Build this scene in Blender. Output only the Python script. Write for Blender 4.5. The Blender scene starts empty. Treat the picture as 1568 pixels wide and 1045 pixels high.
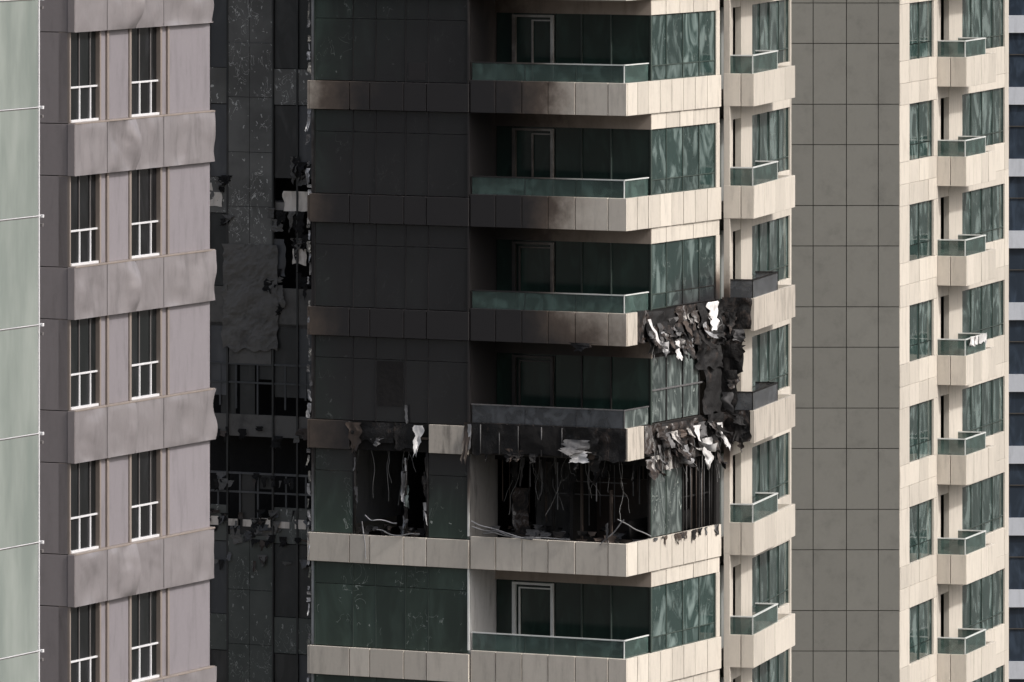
import bpy, math, random
from mathutils import Vector, noise
random.seed(7)
scene = bpy.context.scene

# ------------------------------------------------------------------ nodes
def M(nt, op, a, b=None, c=None, clamp=False):
    n = nt.nodes.new('ShaderNodeMath'); n.operation = op; n.use_clamp = clamp
    for i, v in enumerate((a, b, c)):
        if v is None: continue
        if isinstance(v, (int, float)): n.inputs[i].default_value = v
        else: nt.links.new(v, n.inputs[i])
    return n.outputs[0]

def smooth(nt, v, lo, hi):
    n = nt.nodes.new('ShaderNodeMapRange'); n.interpolation_type = 'SMOOTHSTEP'
    nt.links.new(v, n.inputs['Value'])
    n.inputs['From Min'].default_value = lo; n.inputs['From Max'].default_value = hi
    return n.outputs['Result']

def mixc(nt, f, a, b, mode='MIX'):
    n = nt.nodes.new('ShaderNodeMix'); n.data_type = 'RGBA'; n.blend_type = mode
    for s, v in ((n.inputs[0], f), (n.inputs[6], a), (n.inputs[7], b)):
        if isinstance(v, (int, float)): s.default_value = v
        elif isinstance(v, tuple): s.default_value = (v[0], v[1], v[2], 1)
        else: nt.links.new(v, s)
    return n.outputs[2]

def tex_noise(nt, vec, scale, detail=4, rough=.55, dist=0):
    n = nt.nodes.new('ShaderNodeTexNoise'); n.inputs['Scale'].default_value = scale
    n.inputs['Detail'].default_value = detail; n.inputs['Roughness'].default_value = rough
    n.inputs['Distortion'].default_value = dist
    if vec is not None: nt.links.new(vec, n.inputs['Vector'])
    return n.outputs['Fac']

def mapping(nt, vec, sc=(1, 1, 1)):
    n = nt.nodes.new('ShaderNodeMapping'); n.inputs['Scale'].default_value = sc
    nt.links.new(vec, n.inputs['Vector']); return n.outputs['Vector']

CA, SA = math.cos(math.radians(26.4)), math.sin(math.radians(26.4))
def soot_group():
    g = bpy.data.node_groups.new('soot_fac', 'ShaderNodeTree')
    g.interface.new_socket('Fac', in_out='OUTPUT', socket_type='NodeSocketFloat')
    out = g.nodes.new('NodeGroupOutput')
    geo = g.nodes.new('ShaderNodeNewGeometry')
    sep = g.nodes.new('ShaderNodeSeparateXYZ'); g.links.new(geo.outputs['Position'], sep.inputs[0])
    X = M(g, 'SUBTRACT', sep.outputs[0], 3.54); Y = M(g, 'SUBTRACT', sep.outputs[1], 240.0); Z = sep.outputs[2]
    lx = M(g, 'SUBTRACT', M(g, 'MULTIPLY', X, CA), M(g, 'MULTIPLY', Y, SA))
    ly = M(g, 'ADD', M(g, 'MULTIPLY', X, SA), M(g, 'MULTIPLY', Y, CA))
    n1 = M(g, 'SUBTRACT', tex_noise(g, geo.outputs['Position'], .35, 3, .5), .5)
    n2 = M(g, 'SUBTRACT', tex_noise(g, geo.outputs['Position'], 2.5, 6, .65), .5)
    nn = M(g, 'ADD', M(g, 'MULTIPLY', n1, .45), M(g, 'MULTIPLY', n2, .2))
    def ell(c, r, top=.6):
        s = None
        for l, cc, rr in zip((lx, ly, Z), c, r):
            q = M(g, 'DIVIDE', M(g, 'SUBTRACT', l, cc), rr); q = M(g, 'MULTIPLY', q, q)
            s = q if s is None else M(g, 'ADD', s, q)
        d = M(g, 'SUBTRACT', 1.0, M(g, 'SQRT', s))
        return smooth(g, M(g, 'ADD', d, nn), 0, top)
    m = M(g, 'MAXIMUM', ell((-6.7, 0, 81.5), (6.6, 4.5, 18.5), .55), ell((.2, 5.4, 79.8), (2.6, 3.9, 4.4), .4))
    m = M(g, 'MAXIMUM', m, ell((-3.2, .5, 79.6), (4.7, 3.2, 5.0), .7))
    m = M(g, 'MULTIPLY', m, smooth(g, Z, 75.3, 77.6))
    g.links.new(m, out.inputs[0]); return g
SOOT = soot_group()

def new_mat(name):
    m = bpy.data.materials.new(name); m.use_nodes = True
    nt = m.node_tree; b = nt.nodes['Principled BSDF']
    tc = nt.nodes.new('ShaderNodeTexCoord'); geo = nt.nodes.new('ShaderNodeNewGeometry')
    return m, nt, b, tc.outputs['Object'], geo.outputs['Random Per Island']

def sooted(nt, col, glass=False):
    s = nt.nodes.new('ShaderNodeGroup'); s.node_tree = SOOT; f = s.outputs[0]
    if glass:
        return mixc(nt, M(nt, 'MULTIPLY', f, .92), col, (.024, .023, .026))
    f1 = M(nt, 'MULTIPLY', f, 1.5, clamp=True); f2 = M(nt, 'SUBTRACT', M(nt, 'MULTIPLY', f, 1.5), .5, clamp=True)
    c = mixc(nt, f1, col, mixc(nt, 1.0, col, (.30, .245, .215), 'MULTIPLY'))
    return mixc(nt, f2, c, (.024, .022, .023))

def panel(name, col, rough=.5, var=.16, dirt=.35, soot=False, bump=.0, metallic=0, streak=True, spec=.4):
    m, nt, b, oc, isl = new_mat(name)
    n = tex_noise(nt, mapping(nt, oc, (2.5, 2.5, .5) if streak else (1, 1, 1)), 1.6, 6, .65)
    n2 = tex_noise(nt, oc, 9, 5, .6)
    v = M(nt, 'ADD', 1 - var / 2, M(nt, 'MULTIPLY', isl, var))
    d = M(nt, 'SUBTRACT', 1.0, M(nt, 'MULTIPLY', smooth(nt, n, .45, .8), dirt))
    d2 = M(nt, 'ADD', .93, M(nt, 'MULTIPLY', n2, .14))
    v = M(nt, 'MULTIPLY', M(nt, 'MULTIPLY', v, d), d2)
    cv = nt.nodes.new('ShaderNodeCombineXYZ')
    for i in range(3): nt.links.new(v, cv.inputs[i])
    c = mixc(nt, 1.0, col, cv.outputs[0], 'MULTIPLY')
    if soot: c = sooted(nt, c)
    nt.links.new(c, b.inputs['Base Color']); b.inputs['Roughness'].default_value = rough
    b.inputs['Metallic'].default_value = metallic; b.inputs['Specular IOR Level'].default_value = spec
    if bump:
        bp = nt.nodes.new('ShaderNodeBump'); bp.inputs['Strength'].default_value = bump; bp.inputs['Distance'].default_value = .05
        nt.links.new(tex_noise(nt, oc, 1.8, 5), bp.inputs['Height']); nt.links.new(bp.outputs[0], b.inputs['Normal'])
    return m

def burnt(name, shift=0.0, scale=1.7):
    # charred cladding with blistered patches of bare metal and unburnt paint
    m, nt, b, oc, isl = new_mat(name)
    off = nt.nodes.new('ShaderNodeVectorMath'); off.operation = 'ADD'
    cx = nt.nodes.new('ShaderNodeCombineXYZ'); nt.links.new(M(nt, 'MULTIPLY', isl, 30.0), cx.inputs[1])
    nt.links.new(mapping(nt, oc, (1, 1, .7)), off.inputs[0]); nt.links.new(cx.outputs[0], off.inputs[1])
    n = M(nt, 'ADD', tex_noise(nt, off.outputs[0], scale, 9, .68, .8), shift)
    c = mixc(nt, smooth(nt, n, .44, .55), (.014, .0135, .014), (.050, .038, .033))
    c = mixc(nt, smooth(nt, n, .54, .585), c, (.12, .115, .115))
    c = mixc(nt, smooth(nt, n, .615, .64), c, (.46, .44, .42))
    nt.links.new(c, b.inputs['Base Color']); b.inputs['Roughness'].default_value = .6
    b.inputs['Specular IOR Level'].default_value = .25
    bp = nt.nodes.new('ShaderNodeBump'); bp.inputs['Strength'].default_value = .9; bp.inputs['Distance'].default_value = .08
    nt.links.new(tex_noise(nt, off.outputs[0], 3.5, 8, .7), bp.inputs['Height']); nt.links.new(bp.outputs[0], b.inputs['Normal'])
    return m

def flecks(nt, oc, scale, density, size=.25):
    v = nt.nodes.new('ShaderNodeTexVoronoi'); v.inputs['Scale'].default_value = scale
    wr = nt.nodes.new('ShaderNodeVectorMath'); wr.operation = 'ADD'
    nz = nt.nodes.new('ShaderNodeTexNoise'); nz.inputs['Scale'].default_value = scale * 1.3
    nt.links.new(oc, nz.inputs['Vector']); nt.links.new(mapping(nt, oc, (1, 1, .55)), wr.inputs[0])
    sc = nt.nodes.new('ShaderNodeVectorMath'); sc.operation = 'SCALE'; sc.inputs['Scale'].default_value = 1.3 / scale
    nt.links.new(nz.outputs['Color'], sc.inputs[0]); nt.links.new(sc.outputs[0], wr.inputs[1])
    nt.links.new(wr.outputs[0], v.inputs['Vector'])
    sp = nt.nodes.new('ShaderNodeSeparateColor'); nt.links.new(v.outputs['Color'], sp.inputs[0])
    a = M(nt, 'LESS_THAN', v.outputs['Distance'], M(nt, 'MULTIPLY', sp.outputs[1], size))
    k = tex_noise(nt, oc, .8, 3)
    return M(nt, 'MULTIPLY', a, M(nt, 'LESS_THAN', sp.outputs[0], M(nt, 'MULTIPLY', k, density * 2)))

def scratches_and_glints(nt, oc, scale, width, gate=.54):  # thin lines: scratches on cracked and sooty surfaces, painted reflections on teal glass
    n = tex_noise(nt, mapping(nt, oc, (1, 1, .6)), scale, 2, .5, 2.2)
    d = M(nt, 'ABSOLUTE', M(nt, 'SUBTRACT', n, .56))
    k = tex_noise(nt, oc, .9, 3)
    return M(nt, 'MULTIPLY', M(nt, 'LESS_THAN', d, width), M(nt, 'GREATER_THAN', k, gate))

def glass(name, dark, light, amount=.5, soot=False, fleck=0, rough=.12, bump=.12, sc=(1, 1, .35), scale=1.5, lo=.42, hi=.72, scr_glint=0, dist=1.6):
    m, nt, b, oc, isl = new_mat(name)
    off = nt.nodes.new('ShaderNodeVectorMath'); off.operation = 'ADD'
    cx = nt.nodes.new('ShaderNodeCombineXYZ'); r = M(nt, 'MULTIPLY', isl, 40.0)
    nt.links.new(r, cx.inputs[0]); nt.links.new(r, cx.inputs[1])
    nt.links.new(mapping(nt, oc, sc), off.inputs[0]); nt.links.new(cx.outputs[0], off.inputs[1])
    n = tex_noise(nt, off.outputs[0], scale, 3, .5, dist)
    f = M(nt, 'MULTIPLY', smooth(nt, n, lo, hi), amount)  # wavy noise streaks paint window reflections into the glass colour
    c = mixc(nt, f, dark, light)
    c = mixc(nt, M(nt, 'MULTIPLY', isl, .4), c, (0.014, .02, .02))
    if fleck: c = mixc(nt, flecks(nt, oc, 6, fleck, .22), c, (.30, .33, .31))
    if scr_glint: c = mixc(nt, M(nt, 'MULTIPLY', scratches_and_glints(nt, oc, 1.6, .006), scr_glint), c, (.34, .38, .36))  # pale squiggles: painted reflections on teal panes, scratch marks on cracked glass
    if soot: c = sooted(nt, c, True)
    nt.links.new(c, b.inputs['Base Color']); b.inputs['Roughness'].default_value = rough
    bp = nt.nodes.new('ShaderNodeBump'); bp.inputs['Strength'].default_value = bump; bp.inputs['Distance'].default_value = .2
    nt.links.new(tex_noise(nt, off.outputs[0], scale, 2), bp.inputs['Height']); nt.links.new(bp.outputs[0], b.inputs['Normal'])
    return m

def clear(name, col, alpha):
    m, nt, b, oc, isl = new_mat(name)
    b.inputs['Alpha'].default_value = alpha; b.inputs['Roughness'].default_value = .08
    n = tex_noise(nt, oc, 2, 4, .5, 1)
    nt.links.new(mixc(nt, smooth(nt, n, .4, .7), col, tuple(min(1, x * 1.9) for x in col)), b.inputs['Base Color'])
    return m

CREAM = (.575, .53, .468)
cream = panel('cream_cladding', CREAM, .45, .24, .26, soot=True)
cream_clean = panel('cream_cladding_unburnt', (.50, .455, .40), .45, .1, .6)
lintel = panel('brown_lintel', (.34, .29, .25), .6, .1, .3, soot=True)
wallgrey = panel('painted_wall', (.50, .50, .50), .6, .05, .4, soot=True)
seam = panel('dark_seam', (.05, .045, .04), .8, 0, 0)
slabm = panel('slab_concrete', (.28, .26, .24), .8, 0, .3, soot=True)
char = panel('charred_surface', (.019, .018, .018), .85, .6, .0, bump=.8, spec=.15)
charbrown = panel('scorched_metal', (.060, .045, .037), .6, .8, .5, bump=.5)
ash = panel('ash_grey_sheet', (.10, .098, .10), .6, .9, .8, bump=.4)
silver = panel('peeled_aluminium', (.30, .30, .31), .4, .6, .8, bump=.4, metallic=.3)
white = panel('peeled_white_sheet', (.66, .65, .65), .45, .4, .6, bump=.3)
cablem = panel('cable_grey', (.20, .20, .20), .5, .3, .4)
frame_w = panel('white_aluminium', (.64, .66, .65), .35, .05, .2, soot=True)
frame_g = panel('green_mullion', (.05, .068, .060), .4, .1, .1, soot=True)
raw_wall = panel('exposed_block_wall', (.20, .195, .19), .8, .5, .7, bump=.6)
patch = burnt('burnt_cladding', -.01)
patch_dark = burnt('burnt_cladding_black', -.11, 1.3)
patch_light = burnt('scorched_peeling_cladding', .05, 1.5)
gfront = glass('curtain_glass_green', (.040, .060, .050), (.068, .102, .086), .8, soot=True, fleck=.07, rough=.18, bump=.04, scr_glint=.6, scale=1.0)
gteal = glass('window_glass_teal', (.030, .054, .050), (.20, .26, .25), .85, soot=True, rough=.07, scale=1.0, bump=.15, lo=.45, hi=.68, scr_glint=.25, sc=(1, 1, .5), dist=2.0)  # streaks and curly lines here are reflections painted into the base colour
gdark = glass('window_glass_dark', (.012, .026, .021), (.024, .052, .042), .7, rough=.15, bump=.03)
gshat = glass('cracked_glass', (.055, .070, .068), (.25, .29, .28), .95, rough=.3, fleck=.35, scale=1.6, scr_glint=1, dist=3)
rail_glass = clear('railing_glass', (.050, .080, .073), .72)
rail_frost = clear('railing_glass_sooted', (.06, .065, .072), .85)

# ------------------------------------------------------------------ mesh builder
class MB:
    def __init__(s): s.v = []; s.f = []; s.m = []; s.mats = []
    def mi(s, m):
        if m not in s.mats: s.mats.append(m)
        return s.mats.index(m)
    def box(s, m, x0, x1, y0, y1, z0, z1):
        i = len(s.v); k = s.mi(m)
        s.v += [(x, y, z) for z in (z0, z1) for y in (y0, y1) for x in (x0, x1)]
        for f in ((0, 2, 3, 1), (4, 5, 7, 6), (0, 1, 5, 4), (2, 6, 7, 3), (0, 4, 6, 2), (1, 3, 7, 5)):
            s.f.append(tuple(i + a for a in f)); s.m.append(k)
    def rowx(s, m, seams, y, t, z0, z1, g=.014):
        for a, b in zip(seams, seams[1:]):
            j = random.uniform(-.006, .006)
            s.box(m, a + g, b - g, y + j, y + t, z0, z1)
    def rowy(s, m, seams, x, t, z0, z1, g=.016):
        for a, b in zip(seams, seams[1:]):
            j = random.uniform(-.006, .006)
            s.box(m, x - t, x + j, a + g, b - g, z0, z1)
    def grid(s, m, pts, nx, ny):
        i = len(s.v); k = s.mi(m); s.v += pts
        for b in range(ny):
            for a in range(nx):
                p = i + b * (nx + 1) + a
                s.f.append((p, p + 1, p + nx + 2, p + nx + 1)); s.m.append(k)
    def shred(s, m, c, wd, nd, w, h, seed, curl=1.0, nx=6, ny=12, taper=None):
        """torn sheet hanging from c: curls along its length, ragged outline"""
        rnd = random.Random(seed); c = Vector(c); wd = Vector(wd); nd = Vector(nd); pts = []
        if taper is None: taper = rnd.choice((.05, .25, .6, 1.0))
        lean = rnd.uniform(-.15, .15) * h; a1 = rnd.uniform(-.3, 2.0) * curl; a0 = rnd.uniform(0, .35) * curl
        bow = rnd.uniform(-.5, .5); tw = rnd.uniform(-.7, .7); sd = seed * 1.37
        d = .02; z = 0; cut = rnd.uniform(-.35, .35)
        for j in range(ny + 1):
            v = j / ny; hw = w / 2 * (1 + (taper - 1) * v)
            ang = a0 + a1 * v * v + .7 * noise.noise(Vector((v * 3, sd, 0)))
            if j: d += math.sin(ang) * h / ny; z -= math.cos(ang) * h / ny
            l = w * .34 * noise.noise(Vector((v * 5.5, sd, 5))); r = w * .34 * noise.noise(Vector((v * 5.5, sd, 9)))
            for i in range(nx + 1):
                u = i / nx
                xx = (-hw + l) * (1 - u) + (hw + r) * u + lean * v * v
                dd = d + bow * w * ((u - .5) ** 2) * 1.6 * v + tw * (u - .5) * w * v * .7 + .12 * min(w, h) * noise.noise(Vector((u * 3 + sd, v * 5, sd)))
                zz = z - h * .3 * v * v * (cut * (u - .5) * 2 + .8 * noise.noise(Vector((u * 3, sd, 2))))
                pts.append(tuple(c + wd * xx + nd * max(dd, .004) + Vector((0, 0, zz))))
        s.grid(m, pts, nx, ny)
    def crumple(s, m, c, wd, nd, w, h, seed, amp=.1, res=.09):
        """buckled cladding sheet, c = lower left corner"""
        c = Vector(c); wd = Vector(wd); nd = Vector(nd); nx = max(3, int(w / res)); ny = max(3, int(h / res)); pts = []
        for j in range(ny + 1):
            for i in range(nx + 1):
                u, v = i / nx, j / ny
                x = u * w; z = v * h
                ex = .13 * noise.noise(Vector((z * 3, seed, 0))) * (1 if i in (0, nx) else 0)
                ez = .16 * noise.noise(Vector((x * 3, seed, 5))) * (1 if j == 0 else 0)
                n1 = noise.noise(Vector((x * 1.6, z * 1.6, seed)))
                n2 = abs(noise.noise(Vector((x * 3.3, z * 3.3, seed + 5))))
                pts.append(tuple(c + wd * (x + ex) + nd * (amp * (.8 + n1 * 1.3 - n2 * 1.4)) + Vector((0, 0, z + ez))))
        s.grid(m, pts, nx, ny)
    def obj(s, name, parent, smooth_=False, bevel=0):
        me = bpy.data.meshes.new(name); me.from_pydata(s.v, [], s.f)
        for m in s.mats: me.materials.append(m)
        me.polygons.foreach_set('material_index', s.m)
        if smooth_: me.polygons.foreach_set('use_smooth', [True] * len(me.polygons))
        me.update(); o = bpy.data.objects.new(name, me); scene.collection.objects.link(o)
        o.parent = parent
        if bevel:
            b = o.modifiers.new('bev', 'BEVEL'); b.width = bevel; b.segments = 1
        return o

def empty(name, loc=(0, 0, 0), rot=0, parent=None):
    e = bpy.data.objects.new(name, None); scene.collection.objects.link(e)
    e.location = loc; e.rotation_euler = (0, 0, math.radians(rot)); e.parent = parent; e.empty_display_size = .5
    return e

def cables(name, paths, mat, parent, r=.018):
    cu = bpy.data.curves.new(name, 'CURVE'); cu.dimensions = '3D'; cu.bevel_depth = r; cu.bevel_resolution = 1
    for p in paths:
        sp = cu.splines.new('POLY'); sp.points.add(len(p) - 1)
        for i, q in enumerate(p): sp.points[i].co = (*q, 1)
    cu.materials.append(mat); o = bpy.data.objects.new(name, cu); scene.collection.objects.link(o); o.parent = parent
    return o

def wig(a, b, n=14, amp=.12, sag=.2, seed=0):
    a = Vector(a); b = Vector(b); out = []
    for i in range(n + 1):
        t = i / n; p = a.lerp(b, t)
        q = p * 1.3 + Vector((seed * 7.7, seed, 0))
        p = p + Vector((noise.noise(q), noise.noise(q + Vector((9, 0, 0))), noise.noise(q + Vector((0, 9, 0))))) * amp * 2 * math.sin(math.pi * min(1, t + .1))
        p.z -= sag * math.sin(math.pi * t); out.append(tuple(p))
    return out

PITCH = 3.528
def ZK(k): return 88.44 - PITCH * k
KMIN, KMAX = -9, 24

# ------------------------------------------------------------------ burned tower
tower = empty('burned_apartment_tower')
A = empty('main_block', (3.54, 240, 0), -26.4, tower)
fl = [-10.99, -9.56, -8.85, -7.66, -6.87, -5.39]
bal = [-5.37, -4.49, -3.59, -2.69, -1.76, -.64, 0.0]
side = [0.0, .72, 1.5, 2.35, 3.2, 4.05, 4.9, 5.8, 6.84]
cl = MB(); gl = MB(); fr = MB(); st = MB()
for k in range(KMIN, KMAX + 1):
    z = ZK(k); zn = z - PITCH; burn = (k == 3)
    if k != 3:
        cl.rowx(cream, fl, -.10, .12, z, z + .88)
        cl.rowx(cream, bal, -.06, .14, z, z + 1.0)
    else:
        cl.rowx(cream, fl[:2], -.10, .12, z, z + .88)
        cl.rowx(cream_clean, [-6.80, -5.42], -.10, .12, z, z + .88)
        st.box(char, -9.5, -6.85, 0.02, .1, z, z + .88)
        st.box(charbrown, -9.5, -6.85, -.03, .02, z + .40, z + .46)
        cl.rowx(patch_dark, [-5.37, -4.9, -4.1, -3.2, -2.5, -1.7, -.6, -.02], -.03, .1, z + .06, z + 1.0, .03)
    st.box(seam, -10.9, -5.40, .025, .14, z + .01, z + .87)
    st.box(seam, -5.40, -.17, .085, .16, z + .01, z + .99)
    st.box(seam, -.16, -.145, .1, 6.8, z + .01, z + .99)
    if k not in (2, 3):
        cl.rowy(cream, side, 0, .14, z, z + 1.0)
        cl.rowy(cream, [1.83, 2.9, 3.9, 4.9, 5.9, 6.84], -.06, .1, z - .5, z - .004)
    else:
        cl.rowy(cream_clean, [0, .62, 1.2] if k == 3 else [0, .72], 0, .14, z, z + 1.0)
        st.box(char, -.14, -.08, .75, 6.8, z + .02, z + .98)
        st.box(charbrown, -.08, -.03, 1.25, 6.8, z + .12, z + .17)
        st.box(charbrown, -.08, -.03, 1.25, 6.8, z + .8, z + .85)
        if k == 3:
            cl.rowy(patch_light, [1.83, 2.9, 4.1], -.06, .1, z - .5, z - .004)
            cl.rowy(char, [4.2, 5.1], -.06, .1, z - .4, z - .1)
        else:
            st.box(char, -.16, -.10, 1.83, 6.8, z - .5, z - .01)
    cl.box(cream, -11.05, -10.99, -.09, 5.95, z, z + .88)
    st.box(slabm, -10.85, -.165, .165, 8.0, z + .2, z + .5)
    zb, zt = zn + .884, z - .004
    xs = [-10.85, -9.50, -8.70, -7.66, -6.87, -5.50]
    for i, (a, b) in enumerate(zip(xs, xs[1:])):
        if burn and 1 <= i <= 3: continue
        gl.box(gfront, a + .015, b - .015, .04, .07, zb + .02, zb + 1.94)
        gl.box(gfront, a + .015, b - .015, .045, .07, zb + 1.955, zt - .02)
        fr.box(frame_g, b - .014, b + .014, .025, .09, zb, zt)
        if i == 3 and k % 4 == 3: gl.box(frame_g, a + .1, b - .1, .03, .039, zb + .08, zb + .62)
        if i == 2 and k == 2: gl.box(char, a + .05, b - .08, .03, .039, zb + .5, zb + 1.9)
    fr.box(frame_g, -10.87, -10.83, .01, .09, zb, zt)
    st.box(wallgrey, -11.0, -10.88, .1, 6.0, zn + .89, z - .003)
    fr.box(frame_w, -5.47, -5.42, -.05, .01, zn + 1.0, z - .003)
    st.box(raw_wall if burn else wallgrey, -5.56, -5.44, .10, 2.0, zn + .5, z + .2)
    st.box(lintel, -5.44, -.17, .17, 1.8, z + .15, z + .197)
    if not burn:
        st.box(lintel, -5.44, -.07, 1.82, 1.95, z - .5, z + .15)
        segs = [-5.44, -4.83, -3.40, -2.46, -1.45, -.10]
        for i, (a, b) in enumerate(zip(segs, segs[1:])):
            gl.box(gdark, a + .02, b - .02, 1.88, 1.92, zn + .5, z - .5)
            if i != 1: fr.box(frame_g, b - .02, b + .02, 1.82, 1.93, zn + .5, z - .5)
        zt2 = z - .55
        fr.box(frame_w, -4.83, -4.72, 1.76, 1.87, zn + .5, zt2)
        fr.box(frame_w, -3.50, -3.42, 1.76, 1.87, zn + .5, zt2)
        fr.box(frame_w, -4.72, -3.50, 1.76, 1.87, zt2 - .07, zt2)
        sl = random.choice((0, 0, .45))      # sliding leaf position
        fr.box(frame_w, -4.62 + sl, -4.58 + sl, 1.80, 1.87, zn + .5, zt2 - .15)
        fr.box(frame_w, -4.58 + sl, -3.50, 1.80, 1.87, zt2 - .19, zt2 - .15)
        fr.box(frame_g, -.12, -.07, 1.82, 1.90, zn + 1.0, z - .5)
    wy = [1.90, 3.0, 4.19, 5.39, 6.55]
    if k in (2, 3):
        for i, (a, b) in enumerate(zip(wy, wy[1:])):
            if k == 3 and i >= 2: continue
            if k == 2 and i == 3: continue
            gl.box(gshat, -.15, -.12, a + .02, b - .02, zn + 1.03, z - (.5 if k == 3 else .2))
        for y in wy:
            fr.box(char if k == 2 or y > 4 else frame_g, -.17, -.09, y - .025, y + .025, zn + 1.0, z - .1)
        if k == 2: fr.box(ash, -.16, -.08, 1.9, 6.5, zn + 2.0, zn + 2.05)
    else:
        for a, b in zip(wy, wy[1:]):
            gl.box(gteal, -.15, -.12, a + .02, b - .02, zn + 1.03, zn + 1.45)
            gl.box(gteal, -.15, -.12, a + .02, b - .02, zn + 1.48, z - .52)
        fr.box(frame_g, -.17, -.10, 1.9, 6.55, zn + 1.45, zn + 1.48)
        for y in wy: fr.box(frame_g, -.17, -.09, y - .02, y + .02, zn + 1.0, z - .5)
        fr.box(frame_g, -.17, -.09, 1.9, 6.55, zn + 1.0, zn + 1.03)
    cl.box(cream if k not in (2, 3) else char, -.16, -.055, 6.57, 6.84, zn + 1.004, z - .504)
    if k != 4:
        G = rail_frost if k == 3 else rail_glass
        for a, b in zip([-5.38, -3.55, -1.8], [-3.55, -1.8, -.20]):
            gl.box(G, a + .008, b - .008, .10, .12, z + 1.0, z + 1.53)
        gl.box(gshat if k == 3 else G, -.17, -.15, .14, 1.78, z + 1.002, z + 1.53)
        RM = ash if k == 3 else frame_w
        fr.box(RM, -5.40, -.14, .08, .14, z + 1.53, z + 1.565)
        fr.box(RM, -.19, -.13, .141, 1.80, z + 1.53, z + 1.564)
        fr.box(RM, -.185, -.155, .095, .125, z + .99, z + 1.53)
        for x in (-3.55, -1.8): fr.box(frame_g, x - .007, x + .007, .095, .125, z + .99, z + 1.53)
roofz = ZK(KMIN) + 1.0
st.box(slabm, -10.85, -.2, .2, 8, roofz - .4, roofz - .2)
st.box(wallgrey, -18.5, -5.0, 8.0, 18, 0, roofz)
st.box(wallgrey, -4.99, -1.5, 8.0, 9.5, 0, roofz)
cl.obj('cladding_bands', A, bevel=.006); gl.obj('glazing', A); fr.obj('frames_and_rails', A); st.obj('structure', A)

# --- rear wing (left)
m, nt, b, oc, isl = new_mat('speckled_sooty_panel')
n = tex_noise(nt, oc, .7, 5)
c = mixc(nt, smooth(nt, n, .3, .7), (.115, .112, .104), (.20, .195, .182))
c = mixc(nt, M(nt, 'MULTIPLY', isl, .3), c, (.10, .095, .09))
c = mixc(nt, flecks(nt, oc, 5.5, .5, .36), c, (.52, .51, .48))
c = mixc(nt, scratches_and_glints(nt, oc, 2.6, .008, .5), c, (.52, .51, .48))
gz = nt.nodes.new('ShaderNodeSeparateXYZ'); nt.links.new(oc, gz.inputs[0])
low = nt.nodes.new('ShaderNodeMapRange'); low.interpolation_type = 'SMOOTHSTEP'
nt.links.new(gz.outputs[2], low.inputs['Value'])
for kk, vv in (('From Min', 73.0), ('From Max', 78.0), ('To Min', .5), ('To Max', 0.0)): low.inputs[kk].default_value = vv
c = mixc(nt, low.outputs['Result'], c, (.05, .065, .055))
nt.links.new(c, b.inputs['Base Color']); b.inputs['Roughness'].default_value = .65; speck = m
b.inputs['Specular IOR Level'].default_value = .2
gw = glass('sooty_window', (.036, .034, .033), (.072, .070, .066), .7, rough=.4, bump=.05)
gwb = glass('sooty_window_blue', (.080, .080, .085), (.13, .13, .132), .5, rough=.4, bump=.02)
sootwall = panel('sooty_render', (.125, .118, .11), .8, .35, .5, bump=.6, streak=False)
R = MB(); YW = 6.0
for k in range(KMIN, KMAX + 1):
    z = ZK(k); zn = z - PITCH
    openrow = k in (2, 3)
    if not openrow:
        for a, b in ((-17.14, -16.35), (-16.35, -15.52)):
            R.box(speck, a + .008, b - .008, YW - .05, YW + .1, zn + .01, zn + 1.75)
            R.box(speck, a + .008, b - .008, YW - .05, YW + .1, zn + 1.765, z - .005)
    elif k == 2:
        R.box(sootwall, -17.10, -15.56, YW - .05, YW + .1, zn + 2.0, z - .005)
    for (a, b) in ((-18.5, -17.86), (-17.84, -17.18), (-15.48, -14.62), (-14.60, -13.7), (-13.68, -12.4), (-12.38, -11.06)):
        if k in (1, 3) and a > -15.6 and a < -13 : continue
        if k in (3,) and a < -17: continue
        R.box(gwb if random.random() < .35 else gw, a + .02, b - .02, YW, YW + .05, zn + .95, z - .25)
        R.box(speck if not openrow else sootwall, a + .02, b - .02, YW - .03, YW + .05, z - .22, z + .93)
    for x in (-17.86, -17.16, -15.50, -14.61, -13.69):
        R.box(gw, x - .03, x + .03, YW - .07, YW + .06, zn, z)
    if openrow:
        R.box(sootwall, -18.5, -11.1, YW + .0, YW + .06, z - .35, z + .35)
        for x in (-17.5, -16.8, -16.1, -15.1, -14.3):
            xj = x + random.uniform(-.08, .08)
            R.box(gwb, xj - .03, xj + .03, YW - .02, YW + .02, zn + .3 + random.uniform(0, .6), zn + 2.0)
            if random.random() < .6: R.box(gw, x + .06, x + .6, YW + .03, YW + .05, zn + 1.5 * (x > -16.2), zn + 2.0)
        R.box(gwb, -18.5, -11.1, YW - .04, YW + .0, zn + 1.35, zn + 1.41)
        R.box(gwb, -18.5, -11.1, YW - .04, YW + .0, zn + 1.95, zn + 2.02)
    R.box(slabm, -18.5, -11.1, YW + .1, 8, z - .1, z + .15)
R.box(char, -18.5, -11.05, 7.2, 7.3, 60, 90)
R.obj('rear_wing_facade', A)
D = MB(); rr = random.Random(3)
curt = panel('beige_curtain', (.80, .72, .64), .8, .2, .6, bump=.6)
D.crumple(curt, (-15.1, 5.97, 84.8), (1, 0, 0), (0, -1, 0), 1.4, .65, 91, .04)
D.crumple(curt, (-18.2, 5.97, 84.9), (1, 0, 0), (0, -1, 0), .85, .45, 92, .04)
D.crumple(curt, (-18.2, 5.97, 85.4), (1, 0, 0), (0, -1, 0), .5, .25, 93, .03)
D.crumple(gwb, (-15.45, 5.98, 82.7), (1, 0, 0), (0, -1, 0), .4, 1.2, 94, .03)
D.crumple(curt, (-14.8, 5.99, 83.1), (1, 0, 0), (0, -1, 0), .5, .5, 95, .03)
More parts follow.
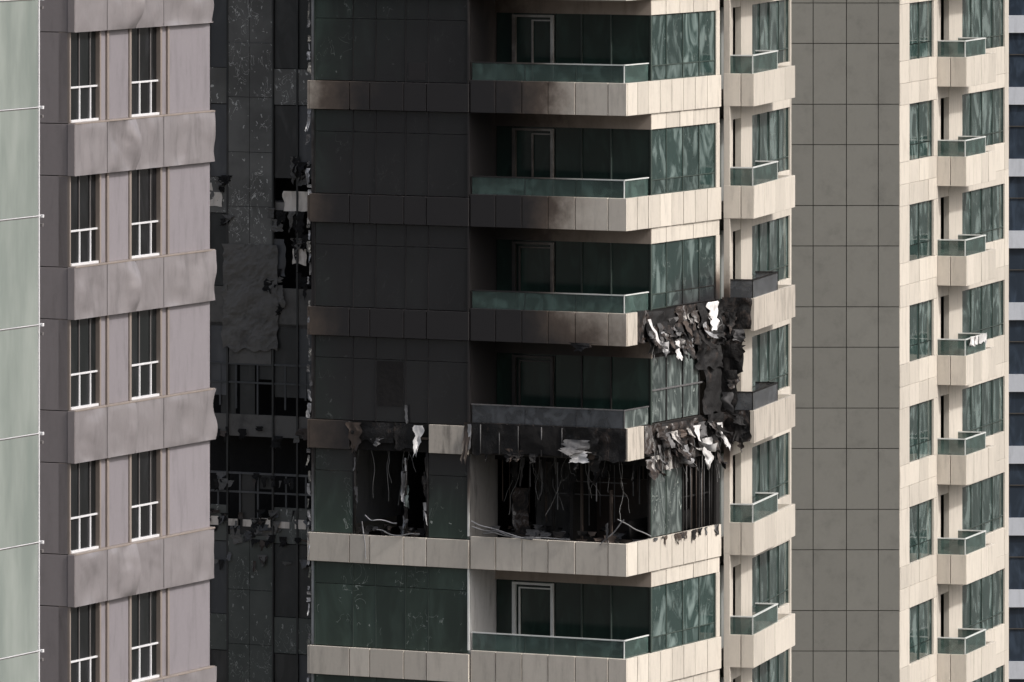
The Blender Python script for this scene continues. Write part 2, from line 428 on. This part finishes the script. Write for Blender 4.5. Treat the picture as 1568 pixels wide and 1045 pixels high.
for i in range(34):
    x, zc = rr.choice(((-15.45, 85.6), (-15.3, 84.6), (-14.6, 84.5), (-14.4, 86.2), (-15.4, 82.6), (-14.3, 82.8), (-17.3, 85.8), (-17.3, 84.6), (-15.3, 81.5), (-14.5, 86.4), (-14.5, 84.0)))
    D.shred(rr.choice((char, char, sootwall)), (x + rr.uniform(-.25, .25), YW - .05, zc + rr.uniform(-.3, .4)), (1, 0, 0), (0, -1, 0), rr.uniform(.15, .5), rr.uniform(.2, .7), i + 40, .1)
D.crumple(sootwall, (-17.3, YW - .08, 80.3), (1, 0, 0), (0, -1, 0), 2.0, 3.4, 3, .07)
for i in range(90):
    z = rr.choice((77.7, 76.2, 74.7, 74.3, 75.0, 73.6)) + rr.uniform(-.15, .2)
    D.shred(rr.choice((char, ash, sootwall, charbrown, sootwall, char)), (rr.uniform(-18.2, -13.9), YW - .06, z), (1, 0, 0), (0, -1, 0), rr.uniform(.08, .4), rr.uniform(.1, .4), i + 120, .3, 4, 4)
for x in (-17.7, -17.0, -16.4, -15.8, -15.1, -14.5):
    D.box(curt, x - .2, x + .2, YW - .05, YW + .0, 74.6, 74.95 - rr.uniform(0, .15))
D.obj('rear_wing_debris', A)
E = MB(); rr = random.Random(11)
zz = 70.0
while zz < 96:
    h = rr.uniform(.1, .45)
    if rr.random() < .85:
        E.shred(rr.choice((ash, silver, silver, speck)), (-10.98 + rr.uniform(-.06, .02), -.04, zz + h), (1, 0, 0), (0, -1, 0), rr.uniform(.04, .14), h, int(zz * 10), .1, 3, 6, 1)
    zz += h + rr.uniform(0, .1)
E.obj('ragged_corner_trim', A)

# ------------------------------------------------------------------ fire damage
F = MB(); rr = random.Random(21)
z3, z4, z2 = ZK(3), ZK(4), ZK(2)
fx, fn = (1, 0, 0), (0, -1, 0); sy, sn = (0, 1, 0), (1, 0, 0)
room = MB()
room.box(char, -10.8, -.2, 6.4, 6.5, z4 + .5, z3 + .2)
room.box(char, -7.0, -6.9, .2, 6.4, z4 + .5, z3 + .2)
room.box(raw_wall, -5.2, -3.9, 4.2, 4.3, z4 + .5, z3 - .1)
room.box(char, -2.9, -2.78, 1.9, 6.4, z4 + .5, z3 + .2)
room.box(charbrown, -2.78, -.9, 3.6, 3.7, z4 + .5, z3 - .9)
room.box(char, -8.0, -7.4, 3.0, 3.1, z4 + .5, z3 + .1)
room.box(char, -10.8, -.2, .5, 6.4, z4 + .501, z4 + .56)
room.box(char, -10.8, -.2, .2, 6.4, z3 + .14, z3 + .19)
for x, t in ((-4.83, 0), (-3.45, .0), (-2.46, .3), (-1.45, 1.1), (-.15, 0)):
    room.box(charbrown if t else char, x - .035, x + .035, 1.82, 1.9, z4 + .5, z3 - t)
room.box(char, -5.44, -.1, 1.8, 1.9, z3 - .3, z3 + .15)
for zq in (z3 - .9, z3 - 1.3): room.box(ash, -3.4, -1.0, 2.0, 2.03, zq, zq + .03)
for i in range(40):
    x = rr.uniform(-5.2, -.3); y = rr.uniform(1.7, 3.4); h = rr.uniform(.5, 2.3)
    room.box(rr.choice((ash, charbrown, silver, ash)), x - .013, x + .013, y, y + .03, z3 - h, z3 + .1)
room.crumple(patch, (-4.75, 1.7, z4 + .9), fx, fn, .55, 1.5, 5, .05)
room.obj('gutted_rooms', A)
for i in range(70):
    x = rr.uniform(-5.3, -.4); y = rr.uniform(.3, 3); s = rr.uniform(.1, .45)
    F.shred(rr.choice((char, ash, charbrown, char)), (x, y, z4 + .75 + rr.uniform(.0, .5)), fx, fn, s, s * rr.uniform(.4, 1), i + 300, 1, 4, 5)
for i in range(30):
    x = rr.uniform(-9.4, -7.0); s = rr.uniform(.1, .3)
    F.shred(rr.choice((char, ash, charbrown)), (x, rr.uniform(.1, .9), z4 + .95 + rr.uniform(0, .25)), fx, fn, s, s, i + 400, 1, 4, 5)
F.box(char, -9.5, -9.42, .02, .1, z4 + .9, z3); F.box(char, -6.95, -6.87, .02, .1, z4 + .9, z3)
F.box(char, -7.70, -7.62, .02, .1, z4 + .9, z3 - .2)
for i in range(24):
    F.shred(rr.choice((ash, silver, gshat, char)), (rr.choice((-9.42, -7.72, -7.60, -6.96)) + rr.uniform(-.05, .05), .0, rr.uniform(z4 + 1.3, z3)), fx, fn, rr.uniform(.03, .14), rr.uniform(.2, .7), i + 440, .1, 3, 6)
# band 3, left part
F.crumple(patch_dark, (-9.5, -.04, z3 + .25), fx, fn, 1.5, .62, 11, .07)
F.crumple(patch_dark, (-8.0, -.04, z3 + .1), fx, fn, .75, .78, 12, .06)
F.shred(white, (-7.12, -.10, z3 + .84), fx, fn, .32, .95, 504, .4, taper=.35)
F.shred(charbrown, (-9.35, -.10, z3 + .85), fx, fn, .5, .95, 502, .4, taper=.5)
F.shred(ash, (-8.6, -.08, z3 + .5), fx, fn, .5, .35, 505, .5)
F.shred(silver, (-7.6, -.04, z3 + 1.45), fx, fn, .10, .6, 509, .1, taper=.7)
F.shred(charbrown, (-5.42, -.10, z3 + 1.0), fx, fn, .24, 1.2, 507, .2, taper=.7)
F.shred(silver, (-5.36, -.11, z3 + .95), fx, fn, .12, .8, 508, .2)
# balcony front of band 3
F.crumple(patch_dark, (-5.3, -.05, z3 + .05), fx, fn, 1.6, .93, 21, .05)
F.crumple(char, (-3.65, -.05, z3 + .12), fx, fn, 1.5, .84, 24, .05)
F.crumple(patch_dark, (-.95, -.05, z3 + .0), fx, fn, .9, .98, 22, .05)
F.crumple(patch_dark, (-2.0, -.07, z3 + .15), fx, fn, 1.1, .85, 23, .12)
for xq in (-5.0, -4.35, -3.7, -2.9, -2.2): F.box(ash, xq - .015, xq + .015, -.10, -.07, z3 + .05, z3 + .95)
for i in range(10):
    F.shred(rr.choice((patch_dark, charbrown, char)), (rr.uniform(-5.2, -.7), -.06, z3 + rr.uniform(.0, .3)), fx, fn, rr.uniform(.15, .5), rr.uniform(.2, .5), i + 520, .5)
F.shred(ash, (-1.65, -.2, z3 + .62), fx, fn, .9, .55, 551, .8, 8, 10, .9)
F.shred(white, (-1.45, -.34, z3 + .28), fx, fn, .66, .34, 556, .7, 8, 8, .8)
F.shred(patch, (-1.5, -.08, z2 + .06), fx, fn, .9, .26, 553, .4, taper=.3)
for i in range(8):
    F.shred(rr.choice((ash, char, patch_dark)), (rr.uniform(-5.3, -.4), 1.75, z3 - rr.uniform(-.1, .3)), fx, fn, rr.uniform(.1, .35), rr.uniform(.5, 1.5), i + 560, .3)
F.shred(ash, (-.7, .0, z4 + 1.6), (.8, 0, .6), fn, .12, .8, 573, .2)
# side face: buckled sheets + curled remnants
F.crumple(patch, (-.07, .72, z2 + .02), sy, sn, .65, 1.0, 31, .06)
F.crumple(patch_dark, (-.05, 1.35, z2 - .35), sy, sn, 2.2, 1.3, 32, .12)
F.crumple(patch, (-.05, 3.5, z2 + .1), sy, sn, 1.5, .9, 33, .15)
F.crumple(patch_dark, (-.05, 5.0, z2 - 1.1), sy, sn, 1.8, 2.1, 34, .16)
F.crumple(patch_dark, (-.05, 5.55, z3 + 1.0), sy, sn, 1.25, 1.6, 35, .10)
F.crumple(patch_light, (-.05, 1.2, z3 + .15), sy, sn, 1.2, .85, 36, .10)
F.crumple(patch, (-.05, 2.4, z3 - .1), sy, sn, 1.7, 1.05, 37, .14)
F.crumple(patch, (-.05, 4.1, z3 - .25), sy, sn, 1.4, 1.2, 38, .14)
F.crumple(patch_dark, (-.05, 5.5, z3 + .0), sy, sn, 1.3, 1.0, 39, .14)
for i in range(52):
    y = rr.uniform(1.3, 6.7)
    z = (rr.uniform(z2 - .1, z2 + .9), rr.uniform(z3 - .1, z3 + .9))[i % 2]
    mt = rr.choice((patch, patch_dark, patch_light, char, ash, charbrown))
    F.shred(mt, (.05, y, z), sy, sn, rr.uniform(.2, .7), rr.uniform(.25, .8), i + 600, .8)
for (y, z, w, h, mt) in ((5.9, z2 + 1.0, .8, .95, white), (5.3, z2 + .4, .3, .7, silver), (3.3, z2 - .05, .3, .6, white), (4.3, z2 - .05, .45, .6, silver), (4.8, z3 + .75, .4, 1.1, white), (5.5, z3 + .3, .7, .9, white),
                     (2.2, z3 + .9, .7, .5, patch_light), (3.1, z3 + .7, .6, .6, patch_light), (6.5, z3 + .7, .5, .8, white), (1.3, z2 + .75, .24, 1.1, white), (3.9, z3 + .2, .4, .6, silver), (4.6, z2 + .8, .6, .6, patch_light), (2.3, z2 + .3, .3, .7, silver)):
    F.shred(mt, (.10, y, z), sy, sn, w, h, int(y * 100 + z), .8, 7, 14, .3)
for i in range(16):
    y = rr.uniform(4.3, 6.6); F.box(rr.choice((ash, char, charbrown)), -.2, -.17, y, y + .03, z4 + 1.0, z3 - rr.uniform(0, .8))
F.box(char, -.3, -.25, 4.2, 6.6, z4 + 2.0, z4 + 2.05)
F.box(char, -.9, -.8, 1.9, 6.6, z4 + .9, z4 + 1.5)
# scorched remnants on the sill below
for i in range(14):
    F.shred(rr.choice((patch_dark, charbrown, ash)), (.012, rr.uniform(1.9, 6.6), z4 + 1.02), sy, sn, rr.uniform(.1, .4), rr.uniform(.06, .35), i + 700, .1, 4, 4)
F.obj('torn_cladding', A, True)
P = []
P.append(wig((-5.3, -.1, z4 + 1.5), (-2.9, -.12, z4 + 1.05), 20, .06, .15, 1))
P.append(wig((-4.9, -.1, z4 + 1.12), (-1.9, -.12, z4 + 1.07), 20, .15, .05, 2))
P.append(wig((-5.3, -.05, z4 + 1.3), (-3.2, -.1, z4 + 1.0), 20, .08, .05, 3))
P.append(wig((-9.0, -.05, z4 + 1.5), (-7.9, -.1, z4 + 1.3), 20, .15, .1, 5))
P.append(wig((-9.1, -.12, z4 + 1.3), (-8.95, -.16, z4 + .15), 12, .04, 0, 6))
P.append(wig((-8.6, -.1, z4 + 1.05), (-7.1, -.1, z4 + 1.0), 20, .12, .05, 7))
P.append(wig((-.9, -.08, z4 + .95), (-.1, -.05, z4 + 1.75), 12, .03, 0, 8))
P.append(wig((-.3, -.08, z4 + 1.75), (.03, 1.6, z4 + 1.1), 12, .03, 0, 9))
cables('fallen_rail_and_cables', P, silver, A, .019)
P = []
for i in range(20):
    x = rr.uniform(-4.5, -.4); P.append(wig((x, rr.uniform(.8, 2.2), z3 + .1), (x + rr.uniform(-.6, .6), rr.uniform(.8, 2.2), z3 - rr.uniform(.5, 2.0)), 12, .15, .1, i))
for i in range(26):
    y = rr.uniform(1.5, 6.9); z = rr.choice((z2 + .5, z3 + .7, z3 + .2)); P.append(wig((.05, y, z), (rr.uniform(.05, .2), y + rr.uniform(-.3, .3), z - rr.uniform(.4, 1.4)), 12, .12, 0, i + 50))
for i in range(7):
    x = rr.uniform(-9.4, -7); P.append(wig((x, .2, z3), (x + rr.uniform(-.3, .3), .2, z3 - rr.uniform(.4, 1.8)), 10, .1, 0, i + 90))
cables('hanging_wires', P, cablem, A, .007)

# ------------------------------------------------------------------ side wing with corner balconies
def wing(parent, k_burn, zoff, ylen, xb, ybox, rail_y, bays, boxz):
    c = MB(); g = MB(); f = MB()
    for k in range(KMIN, KMAX + 1):
        z = ZK(k) + zoff; zn = z - PITCH; bn = k in k_burn
        cm = cream
        if bn:
            c.box(char, -.22, xb - .16, .03, .12, z + .1, z + boxz - .05)
        else:
            c.rowx(cm, [-.22, xb * .45, xb - .002], 0, .12, z, z + boxz)
        np_ = 4; s = [.0 + ybox * i / np_ for i in range(np_ + 1)]
        c.rowy(cream_clean if bn else cm, s, xb, .14, z, z + boxz, .02)
        c.box(cm, 0, xb - .15, ybox - .12, ybox - .01, z, z + boxz)
        c.box(slabm, -.2, xb - .15, .13, ybox - .13, z + .05, z + .3)
        for a, b, kind in bays:
            if kind == 'c':
                c.box(cm, -.2, 0, a + .004, b - .004, zn + .056, z + .05)
            elif kind == 'd':
                g.box(gdark, -.55, -.5, a, b, zn + .3, z - .4)
                c.box(cm, -.2, -.02, a, b, z - .45, z + .05)
                f.box(frame_w, -.5, -.42, (a + b) / 2 - .05, (a + b) / 2 + .05, zn + .3, z - .45)
            elif kind == 'w':
                c.box(cm, -.2, -.01, a, b, z - .45, z + .05)
                c.rowy(cm, [a + (b - a) * i / 4 for i in range(5)], -.01, .15, zn + .056, zn + boxz)
                n = max(2, round((b - a) / 1.5))
                for i in range(n):
                    p, q = a + (b - a) * i / n, a + (b - a) * (i + 1) / n
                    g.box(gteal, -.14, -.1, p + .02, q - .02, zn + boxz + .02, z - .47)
                    f.box(frame_g, -.15, -.06, q - .02, q + .02, zn + boxz, z - .45)
                f.box(frame_g, -.15, -.06, a, b, zn + boxz + .42, zn + boxz + .45)
        G = rail_frost if bn else rail_glass; RM = char if bn else frame_w
        zr = z + boxz
        g.box(G, -.15, xb - .06, .05, .07, zr, zr + .55)
        g.box(G, xb - .08, xb - .06, .09, rail_y, zr, zr + .55)
        f.box(RM, -.17, xb - .04, .035, .085, zr + .55, zr + .59)
        f.box(RM, xb - .10, xb - .04, .086, rail_y, zr + .55, zr + .589)
        f.box(RM, 0, xb - .101, rail_y - .05, rail_y, zr + .55, zr + .589)
        g.box(G, 0, xb - .1, rail_y - .03, rail_y - .01, zr, zr + .55)
        for yy in (.07, rail_y - .02): f.box(RM, xb - .085, xb - .055, yy - .02, yy + .02, zr, zr + .55)
    c.box(seam, -3, -.62, .3, ylen - .1, 0, ZK(KMIN) + .9)
    c.box(wallgrey, -6, -.21, ylen - .1, ylen, 0, ZK(KMIN) + .9)
    c.obj('cladding', parent, bevel=.006); g.obj('glazing', parent); f.obj('frames_and_rails', parent)

Bw = empty('side_wing', (6.85, 246.4, 0), -13.8, tower)
wing(Bw, (2, 3), 0, 9.5, .785, 6.34, 3.87,
     [(0, .45, 'c'), (.45, 1.70, 'd'), (1.70, 3.37, 'c'), (3.37, 9.3, 'w'), (9.3, 9.5, 'c')], 1.03)
F2 = MB(); rr = random.Random(5)
F2.crumple(patch, (-.25, -.02, z2 + .05), fx, fn, .95, 1.0, 51, .10)
F2.crumple(patch_dark, (-.3, -.02, z2 - 1.3), fx, fn, .75, 1.4, 52, .10)
F2.crumple(patch_dark, (-.3, -.02, z3 + .9), fx, fn, .55, 1.4, 53, .08)
F2.crumple(patch, (-.25, -.02, z3 + .05), fx, fn, .9, 1.0, 54, .08)
for i in range(16):
    z = (rr.uniform(z2 + .1, z2 + 1.0), rr.uniform(z3 + 1.3, z2 + .3), rr.uniform(z3 + .2, z3 + 1.1))[i % 3]
    F2.shred(rr.choice((patch, patch_dark, char, ash, patch_light)), (rr.uniform(-.3, .4), -.06, z), fx, fn, rr.uniform(.2, .6), rr.uniform(.3, .9), i + 900, .6)
F2.box(char, -.3, .0, -.03, -.01, z3 + .5, z2 + 1.0)
F2.obj('torn_cladding_balcony', Bw, True)

# ------------------------------------------------------------------ neighbouring tower
nb = empty('apartment_tower')
tile = panel('grey_stone_tile', (.172, .170, .155), .45, .10, .2, streak=False)
G = MB()
xs = [13.50 - .74, 11.65, 10.49, 9.35, 8.2, 7.05, 5.9, 4.75, 3.6, 2.4][::-1] + [13.50]
for k in range(KMIN - 1, KMAX + 1):
    z0 = 89.38 - PITCH * k
    for a, b in zip(xs, xs[1:]):
        G.box(tile, a + .014, b - .014, 273.0, 273.1, z0 - 2.12 + .014, z0 - .014)
        G.box(tile, a + .014, b - .014, 273.0, 273.1, z0 - PITCH + .014, z0 - 2.12 - .014)
G.box(seam, 2.4, 13.49, 273.03, 274, 0, ZK(KMIN) + 1)
G.box(tile, 2.4, 13.3, 274, 288, 0, ZK(KMIN) + .5)
G.obj('grey_tiled_wall', nb)
Cw = empty('balcony_side', (13.51, 273.0, 0), -17.6, nb)
wing_e = empty('corner_block', (0, 5.2, 0), 0, Cw)
wing(wing_e, (), -.78, 10.5, 1.07, 4.3, 3.0,
     [(0, .5, 'c'), (.5, 1.7, 'd'), (1.7, 3.6, 'c'), (3.6, 9.9, 'w'), (9.9, 10.5, 'c')], 1.05)
c = MB(); g = MB()
for k in range(KMIN, KMAX + 1):
    z = ZK(k) - .78; zn = z - PITCH
    c.rowy(cream, [0.03, 1.3, 2.7, 4.0, 5.18], 0, .14, z - .45, z + .3)
    c.rowy(cream, [0.03, 1.3, 2.7, 4.0, 5.18], 0, .14, z + .31, z + 1.08)
    c.box(cream, -.16, -.004, .03, 1.35, zn + 1.09, z - .46)
    c.box(cream, -.16, -.004, 4.75, 5.18, zn + 1.09, z - .46)
    for a, b in ((1.37, 3.0), (3.0, 4.74)):
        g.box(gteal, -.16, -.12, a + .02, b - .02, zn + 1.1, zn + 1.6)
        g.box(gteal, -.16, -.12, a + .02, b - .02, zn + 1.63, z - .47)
        g.box(frame_g, -.17, -.08, b - .02, b + .02, zn + 1.08, z - .45)
c.box(seam, -1, -.17, .05, 5.2, 0, ZK(KMIN))
c.obj('cladding', Cw, bevel=.006); g.obj('glazing', Cw)
L = MB()
for i in range(6):
    L.crumple(white, (1.02, .3 + .45 * i, ZK(3) - .78 + 1.35), (0, 1, 0), (1, 0, 0), .5, .32, 70 + i, .10)
L.obj('laundry', wing_e, True)

# ------------------------------------------------------------------ distant striped tower
sp = empty('blue_glass_office_tower')
navy = glass('navy_glass', (.022, .032, .050), (.06, .085, .125), .6, rough=.1, bump=.02)
wband = panel('white_band', (.46, .48, .52), .5, .1, .2)
S = MB()
S.box(navy, 20, 60, 380, 410, 0, 130)
for k in range(-12, 24):
    z = 86.16 - 3.48 * k
    S.box(wband, 19.9, 60, 379.8, 380.0, z - .42, z + .42)
    S.box(seam, 19.95, 60, 379.93, 380.0, z - 1.5, z - 1.46)
for i in range(30): S.box(seam, 20 + i * 1.3, 20.06 + i * 1.3, 379.9, 380.0, 0, 130)
S.obj('striped_facade', sp)

# ------------------------------------------------------------------ mauve metal-clad building
pk = empty('metal_clad_building', (-10.155, 180, 0), -25.3)
mauve = panel('mauve_metal_panel', (.272, .252, .262), .32, .10, .28, bump=.25, metallic=.3, spec=.5)
mauve_w = panel('mauve_metal_wall', (.222, .205, .222), .40, .08, .25, bump=.10)
mauve_d = panel('mauve_metal_panel_front', (.255, .228, .23), .5, .12, .2)
bronze = panel('bronze_profile', (.235, .200, .180), .4, .1, .2)
blackg = glass('black_window_glass', (.006, .006, .007), (.024, .024, .028), .5, rough=.08, bump=.01)
wfr = panel('white_window_frame', (.60, .60, .62), .4, .05, .1)
gfr = panel('grey_window_frame', (.14, .13, .13), .4, .05, .1)
K = MB(); Kb = MB(); rr = random.Random(8)
for k in range(-9, 27):
    wt = 93.25 - 3.3 * k; wb = wt - 2.1; nb_ = wt - 3.3
    ys = [-.02, 1.55, 2.95, 4.35, 6.98]
    for a, b in zip(ys, ys[1:]):
        nx, ny = 18, 14; pts = []; ba = rr.uniform(.02, .09); sd = rr.uniform(0, 100)
        for j in range(ny + 1):
            for i in range(nx + 1):
                u, v = i / nx, j / ny; y = a + .012 + (b - a - .024) * u; z = nb_ + (wb - nb_) * v
                e = (1 - abs(2 * u - 1) ** 4) * (1 - abs(2 * v - 1) ** 6)
                d = ba * noise.noise(Vector((y * 1.3, z * 1.1, sd))) * e * 1.8
                d += .045 * abs(noise.noise(Vector((y * 2.2 + z * 1.5, z * 2.2, sd)))) * e
                if abs(b - 2.95) < .01 and u > .6:
                    d += (u - .6) * .55 * math.sin(v * math.pi) * (.6 + .9 * noise.noise(Vector((sd, k, 0)))) + .08 * (u - .6) * noise.noise(Vector((z * 3, y * 3, sd)))
                if abs(b - 4.35) < .01 and u < .25: d += (.25 - u) * .45 * math.sin(v * math.pi * 2) * noise.noise(Vector((sd, 1, k)))
                if abs(b - 6.98) < .01 and u > .86:
                    d += (u - .86) * .9 * noise.noise(Vector((z * 1.6, sd, 3)))
                    y += .12 * noise.noise(Vector((z * 2.0, sd, 0))) * (u - .86) * 7
                pts.append((.14 + d, y, z))
        Kb.grid(mauve, pts, nx, ny)
    K.box(mauve_d, -.05, .135, -.02, .0, nb_, wb); K.box(mauve_d, .0, .125, .0, 6.9, nb_ + .0, nb_ + .02); K.box(bronze, -.05, .15, .0, 6.95, wb - .02, wb + .02)
    K.box(seam, -.05, .06, 0.0, 6.9, nb_ + .02, wb - .03)
    def pl(m, a, b, x): K.box(m, -.3, x, a, b, wb + .02, wt)
    pl(bronze, .0, .05, .0)
    pl(bronze, 1.36, 1.43, .05); pl(mauve_w, 1.44, 1.72, .0); pl(bronze, 1.73, 1.82, .05)
    pl(mauve_w, 1.83, 2.85, .0); pl(bronze, 2.86, 2.96, .03)
    pl(bronze, 4.36, 4.45, .05); pl(mauve_w, 4.46, 4.72, .0); pl(bronze, 4.73, 4.82, .05)
    pl(mauve_w, 4.83, 6.9, .03)
    for a, b in ((.05, 1.36), (2.96, 4.36)):
        K.box(blackg, -.10, -.06, a, b, wb + .02, wt)
        w = b - a; tz = wb + .80
        for q in (.36, .76):
            K.box(gfr, -.06, -.03, a + w * q - .015, a + w * q + .015, tz + .04, wt)
            K.box(wfr, -.06, -.02, a + w * q - .025, a + w * q + .025, wb + .02, tz)
        K.box(wfr, -.06, -.01, a, b, tz, tz + .045)
        K.box(wfr, -.06, .02, a, b, wb + .021, wb + .08)
        K.box(gfr, -.06, -.02, a, a + .04, wb + .02, wt)
    for i in range(8):
        x1 = -.06 - i * 1.5
        K.box(mauve_d, x1 - 1.48, x1, .0, .1, nb_ + .01, wb - .01)
        K.box(mauve_d, x1 - 1.48, x1, .0, .1, wb + .01, wt - .01)
K.box(seam, -12, -.31, .05, 6.85, 0, 123)
K.box(seam, -.31, -.06, .02, .06, 0, 123)
K.obj('walls_and_windows', pk, bevel=.005); Kb.obj('buckled_bands', pk, True)

# ------------------------------------------------------------------ frosted glass tower, nearest
fg = empty('frosted_glass_tower', (-9.02, 150, 0), -26)
m, nt, b, oc, isl = new_mat('frosted_green_glass')
n = tex_noise(nt, mapping(nt, oc, (1, 1.2, .3)), 1.2, 4)
c = mixc(nt, smooth(nt, n, .3, .75), (.19, .22, .205), (.29, .32, .30))
c = mixc(nt, M(nt, 'MULTIPLY', isl, .3), c, (.14, .165, .15))
nt.links.new(c, b.inputs['Base Color']); b.inputs['Roughness'].default_value = .22; frost = m
Q = MB()
for k in range(-14, 44):
    z1 = 92.94 - 2.08 * k
    for i in range(6):
        y1 = -.10 - i * 1.62
        Q.box(frost, -.05, random.uniform(-.008, .008), y1 - 1.59, y1, z1 - 2.06, z1 - .02)
    Q.box(gfr, -.06, .0, -9.8, .0, z1 - .02, z1)
    Q.box(wfr, -.06, .014, -9.8, .0, z1, z1 + .016)
    Q.box(wfr, -.02, .06, -.03, .03, z1 - .03, z1 + .03)
    Q.box(gfr, -.02, .05, -.02, .03, z1 - .20, z1 - .14)
Q.box(gfr, -.1, -.055, -9.8, -.02, 0, 122); Q.box(wfr, -.1, .01, -.09, -.05, 0, 122)
Q.box(gfr, -10, -.1, -9.7, -.03, 0, 121)
Q.obj('frosted_facade', fg, bevel=.004)

# ------------------------------------------------------------------ ground
gm = panel('asphalt_ground', (.10, .095, .085), .9, 0, .3)
g = MB(); g.box(gm, -3000, 3000, -1500, 5000, -1, 0); g.obj('ground', None)

# ------------------------------------------------------------------ light, camera
SE, AZ = 44, 32
sd = Vector((math.cos(math.radians(AZ)) * math.cos(math.radians(SE)), -math.sin(math.radians(AZ)) * math.cos(math.radians(SE)), math.sin(math.radians(SE))))
sun = bpy.data.lights.new('sun', 'SUN'); sun.energy = 2.7; sun.angle = math.radians(3); sun.color = (1, .97, .935)
so = bpy.data.objects.new('sun', sun); scene.collection.objects.link(so)
so.rotation_euler = sd.to_track_quat('Z', 'Y').to_euler()
w = bpy.data.worlds.new('World'); scene.world = w; w.use_nodes = True
nt = w.node_tree; sky = nt.nodes.new('ShaderNodeTexSky'); sky.sky_type = 'NISHITA'; sky.sun_disc = False
sky.sun_elevation = math.radians(SE); sky.sun_rotation = math.atan2(sd.x, sd.y)
sky.dust_density = 6; sky.air_density = 1.0
hs = nt.nodes.new('ShaderNodeHueSaturation'); hs.inputs['Saturation'].default_value = .6   # hazy, milky sky
nt.links.new(sky.outputs[0], hs.inputs['Color'])
nt.links.new(hs.outputs[0], nt.nodes['Background'].inputs[0]); nt.nodes['Background'].inputs[1].default_value = .15

cam = bpy.data.cameras.new('camera'); co = bpy.data.objects.new('camera', cam); scene.collection.objects.link(co)
co.location = (0, 0, 100); co.rotation_euler = (math.radians(90), 0, 0)
cam.sensor_width = 36; cam.lens = 12000 / 1568 * 36; cam.shift_y = -922.5 / 1568
cam.clip_end = 6000; cam.clip_start = 1
scene.camera = co
scene.view_settings.view_transform = 'Standard'
